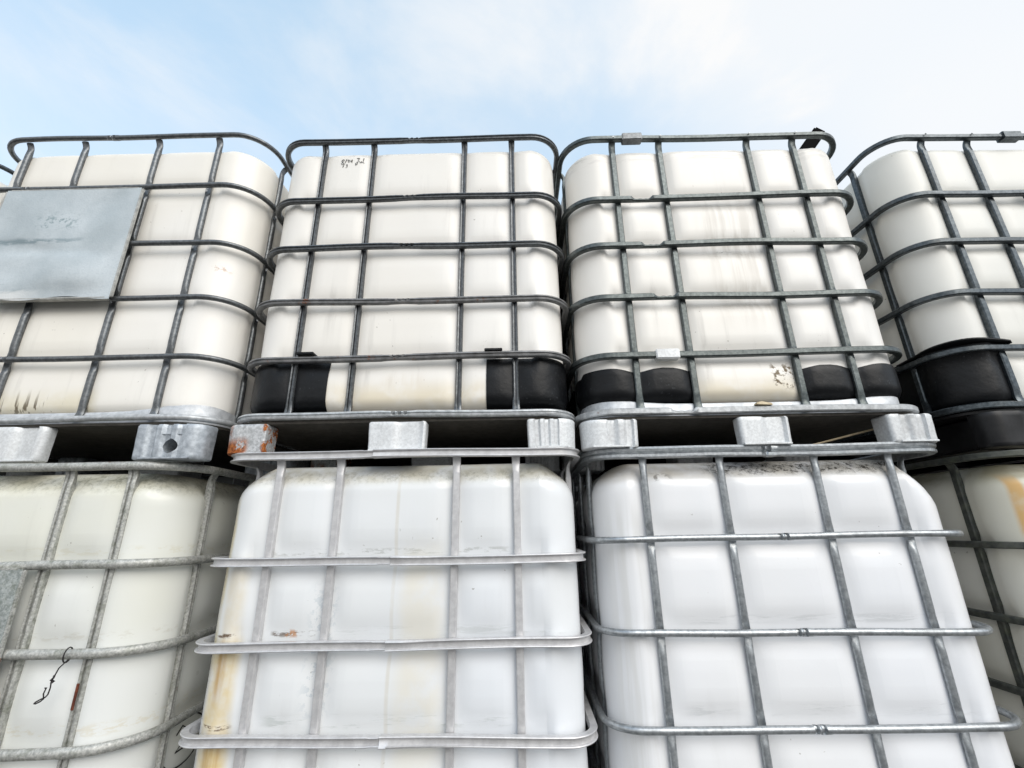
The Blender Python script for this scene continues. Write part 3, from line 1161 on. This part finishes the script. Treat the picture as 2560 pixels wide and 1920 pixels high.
# black flap pushed over the ring of the right-hand upper container
hx, hy = D_.W / 2 + .012, D_.D / 2 + .012
seg = [p for p in rrect(hx, hy, .12, 14, [-.36, -.34, -.38], 12) if p[0] < -.335 and p[1] < -hy + .24]
seg.sort(key=lambda p: (-p[0] if p[3] < -.99 else 10 + p[1]))
V, F = [], []
for i, p in enumerate(seg):
    q = i / (len(seg) - 1)
    h = .020 * math.sin(math.pi * min(1, max(0, q))) ** .6
    for (o, z) in ((-.035, .318), (.004, .318 + h), (.004, .322 + h), (-.035, .323)):
        V.append((p[0] + p[2] * o, p[1] + p[3] * o, z))
for i in range(len(seg) - 1):
    for k in range(4):
        l = (k + 1) % 4
        F.append((i * 4 + k, i * 4 + l, i * 4 + 4 + l, i * 4 + 4 + k))
F += [(3, 2, 1, 0), tuple(len(V) - 4 + k for k in range(4))]
mesh_obj('protector_lip', V, F, BLACK_PL, D_.root)

# ------------------------------------------------------------------ sign plates
def plate_mat():
    t = NT('blue_grey_plate')
    n = t.noise(5, 5, .6, rnd=False)
    f = t.noise(160, 4, .6, seed=2, rnd=False)
    c = t.mix(t.step(n, .35, .68), (.42, .475, .50), (.56, .61, .635))
    c = t.mix(t.mul(t.step(f, .45, .7), .25), c, (.32, .39, .43))
    # torn paper remains along the lower edge, a dark scrape and a scuffed patch
    e = t.noise(12, 5, .6, stretch=(1, 1, 2.5), seed=6, rnd=False)
    lowedge = t.mul(t.step(t.add(t.z, t.mul(e, .06)), .575, .560), t.step(t.x, -.06, -.20))
    c = t.mix(t.mul(lowedge, .85), c, (.74, .75, .74))
    wob = t.add(t.z, t.mul(t.noise(6, 4, .6, seed=9, rnd=False), .035))
    scr = t.mul(t.band(wob, .735, .752, .006), t.step(t.x, .07, -.12), t.step(t.noise(40, 5, .7, stretch=(.3, 1, 1), seed=3, rnd=False), .38, .55))
    c = t.mix(t.mul(scr, .75), c, (.17, .24, .27))
    sc = t.mul(t.band(t.x, -.19, -.06, .03), t.band(t.z, .775, .83, .02), t.step(t.noise(60, 6, .75, seed=5, rnd=False), .52, .58))
    c = t.mix(t.mul(sc, .7), c, (.16, .24, .26))
    sc2 = t.mul(t.band(t.x, -.5, -.18, .05), t.band(t.z, .535, .56, .01), t.step(t.noise(30, 6, .75, stretch=(.4, 1, 2), seed=15, rnd=False), .5, .58))
    c = t.mix(t.mul(sc2, .7), c, (.20, .27, .29))
    t.bump(t.add(f, t.mul(n, 2.0)), .3, .002)
    return t.done(c, .58, .1)


def plate(root, x0, x1, z0, z1, y, mat, edge_mat, dent, seed):
    nx, nz = 48, 36
    V, F = [], []
    for s in (0, 1):
        for i in range(nx + 1):
            for k in range(nz + 1):
                u, w = i / nx, k / nz
                e = min(1, min(u, 1 - u) * 8) * min(1, min(w, 1 - w) * 8)
                X, Z = x0 + (x1 - x0) * u, z0 + (z1 - z0) * w
                d = dent * e * (lump(X, 0, Z, 5.5, seed) + .5 * lump(X, 0, Z, 13, seed + 3))
                d += dent * 1.6 * e * math.exp(-((w - .42 + .1 * (u - .5)) / .05) ** 2) * (1 - u)
                d -= dent * 2.0 * e * math.exp(-(((u - .72) / .22) ** 2 + ((w - .2) / .16) ** 2))
                d = min(d, .005)
                if w < .06:
                    Z += .006 * math.sin(X * 23 + seed) * (1 - w / .06)
                V.append((X, y + d + (.0015 if s else 0), Z))
    h = nz + 1
    off = (nx + 1) * h
    for i in range(nx):
        for k in range(nz):
            a = i * h + k
            F.append((a, a + h, a + h + 1, a + 1))
            F.append((off + a, off + a + 1, off + a + h + 1, off + a + h))
    for i in range(nx):
        for k in (0, nz):
            a = i * h + k
            F.append((a, a + h, off + a + h, off + a))
    for k in range(nz):
        for i in (0, nx):
            a = i * h + k
            F.append((a, a + 1, off + a + 1, off + a))
    p = mesh_obj('sign_plate', V, F, mat, root)
    for xe in (x0, x1):
        box_mesh('folded_edge', xe, y + .004, (z0 + z1) / 2, .008, .0035, (z1 - z0) / 2 - .002, edge_mat, p, .002)
    for ze in (z0, z1):
        box_mesh('folded_edge', (x0 + x1) / 2, y + .009, ze, (x1 - x0) / 2 - .011, .0095, .0035, edge_mat, p, .002)
    return p


hyA = .6
EDGE = steel_mat('plate_edge', (.34, .34, .32), (.55, .55, .52), .5, .3, 60)
plate(A_.root, -.338, .128, .512, .936, -hyA - .021, plate_mat(), EDGE, .0065, 2.0)
SPECK = steel_mat('speckled_plate', (.24, .27, .26), (.50, .53, .52), .6, .3, 150, moss=.4, dirt=.3)
plate(a_.root, -.36, .160, .27, .866, -.6 - .020, SPECK, GALV_a, .002, 6.0)

# ------------------------------------------------------------------ pen marks on the plastic
marks = [
    [(0, .55), (.10, .75), (.22, .80), (.28, .65), (.10, .42), (-.02, .22), (.10, .08), (.24, .18), (.16, .40), (.02, .56)],
    [(.55, .85), (.20, -.25)],
    [(.62, .60), (.74, .74), (.84, .66), (.70, .40), (.92, .44)],
    [(1.0, .72), (.98, .52), (1.16, .54)],
    [(1.14, .76), (1.12, .34)],
    [(.52, .05), (.64, .12), (.68, -.02), (.58, -.10), (.70, -.18), (.62, -.34), (.50, -.30)],
    [(1.62, .88), (1.90, .92), (1.78, .60), (1.70, .10), (1.56, -.02), (1.52, .18), (1.75, .42), (1.95, .52), (1.98, .34), (2.08, .30), (2.14, .52),
     (2.18, .32), (2.28, .36), (2.36, .95), (2.26, .38), (2.44, .30)],
]
ribbon_on_tank(B_, 'handwriting', marks, -.276, 1.044, .034, .0015, INK, B_.root)
# ring-shaped scrawl low on the side of the lower left container (side wall, facing right)
V, F = [], []
pts = []
for k in range(60):
    an = 2 * math.pi * k / 59 * 1.08
    pts.append((.085 * math.cos(an) * (1 + .12 * math.sin(3 * an)), .060 * math.sin(an)))
two = [(-.03, .02), (-.005, .035), (.02, .02), (-.01, -.005), (-.03, -.02), (.03, -.018)]
for st in (pts, two):
    base = len(V)
    for i, (u, w) in enumerate(st):
        q, r = st[min(i + 1, len(st) - 1)], st[max(i - 1, 0)]
        L = math.hypot(q[0] - r[0], q[1] - r[1]) or 1
        for s in (-1, 1):
            yy = -.36 + u - (q[1] - r[1]) / L * .0022 * s
            zz = .395 + w + (q[0] - r[0]) / L * .0022 * s
            s3 = tank_surface(a_, a_.W / 2 - a_.gap, yy, 1, 0, zz)
            V.append((s3.x + .0015, yy, zz))
    for i in range(len(st) - 1):
        k = base + 2 * i
        F.append((k, k + 1, k + 3, k + 2))
mesh_obj('pen_scrawl', V, F, INK, a_.root, False)

# ------------------------------------------------------------------ small loose things
# black cord looped over the second ring of the lower left container
cx0, cz0, cyf = -.940, .667, -.024
loop = []
for k in range(13):
    an = R_(-60 + 300 * k / 12)
    loop.append((cx0 + .004 * math.sin(an), cyf - .004 + .0155 * math.sin(an) * -1 - .001, cz0 + .0165 * math.cos(an)))
tail = [(cx0 - .004, cyf - .017, cz0 - .02), (cx0 - .008, cyf - .020, cz0 - .045), (cx0 - .014, cyf - .021, cz0 - .07),
        (cx0 - .010, cyf - .022, cz0 - .09), (cx0 - .014, cyf - .021, cz0 - .115), (cx0 - .020, cyf - .022, cz0 - .125),
        (cx0 - .035, cyf - .023, cz0 - .132), (cx0 - .052, cyf - .023, cz0 - .142), (cx0 - .056, cyf - .023, cz0 - .147), (cx0 - .048, cyf - .024, cz0 - .147),
        (cx0 - .032, cyf - .024, cz0 - .139), (cx0 - .022, cyf - .024, cz0 - .130), (cx0 - .026, cyf - .025, cz0 - .11), (cx0 - .022, cyf - .024, cz0 - .088),
        (cx0 - .028, cyf - .024, cz0 - .090)]
tail = [(cx0 + (p[0] - cx0) * .62, p[1], cz0 - .014 + (p[2] - cz0) * .56) for p in tail]
cord = tube_curve('cord', loop + tail, .0016, RUBBER)
cord['label'] = 'thin black cord knotted on a weathered cage bar, its looped end hanging down'
cord['category'] = 'cord'
knot = tube_curve('knot', [(cx0 - .006, cyf - .020, cz0 - .040), (cx0 - .003, cyf - .024, cz0 - .044), (cx0 - .008, cyf - .024, cz0 - .048), (cx0 - .004, cyf - .019, cz0 - .052),
                           (cx0 - .008, cyf - .023, cz0 - .056)], .0024, RUBBER, cord)

# bracket at the right rear of the top rail of the third upper container
rot = Matrix.Rotation(R_(38), 3, 'Y')
br = box_mesh('top_bracket', .468, -.50, 2.360 - UP, .024, .007, .076, MATTE, C_.root, .0055, rot)
box_mesh('bracket_foot', .385, -.47, 2.282 - UP, .03, .03, .006, BLACK_PL, br, .003)

# splinter of wood on the bottom ring
w = bpy.data.meshes.new('wood_splinter')
wv = [(-.024, -.010, 0), (.026, -.009, 0), (.026, .008, 0), (-.022, .009, 0), (-.021, -.008, .006), (-.004, -.006, .010), (.024, -.007, .006),
      (.024, .006, .005), (-.004, .005, .008), (-.020, .007, .005)]
wf = [(0, 1, 2, 3), (0, 1, 6, 5, 4), (1, 2, 7, 6), (2, 3, 9, 8, 7), (3, 0, 4, 9), (4, 5, 8, 9), (5, 6, 7, 8)]
spl = mesh_obj('wood_splinter', wv, wf, WOOD_SLIT, None, False)
spl.location = (.895, .004, 1.264 + .0125)
spl.rotation_euler = (0, .03, .1)
spl['label'] = 'small tan wood splinter lying on the bottom rail of the container with square bars'
spl['category'] = 'splinter'

# pale rod added for a bright slit of light in the dark fork opening under the third upper container
light_slit = tube_curve('light_slit', [(1.06, .10, 1.170), (1.14, .10, 1.188), (1.22, .10, 1.2065), (1.31, .10, 1.227)], .0028, WOOD_SLIT, None, 5)
light_slit['label'] = 'thin pale rod drawn as a slanted bright slit in the dark fork opening beside the right pallet foot'
light_slit['category'] = 'light_slit'

# strip of red rust down one weathered tube
RUST = plain_mat('red_rust', (.07, .016, .008), (.19, .05, .02), .8, 90)
ux = a_.tx[3] - .006
box_mesh('rust_patch', ux, -.600 + .0095 - .0006, .572, .0035, .0012, .028, RUST, a_.root, .0008)
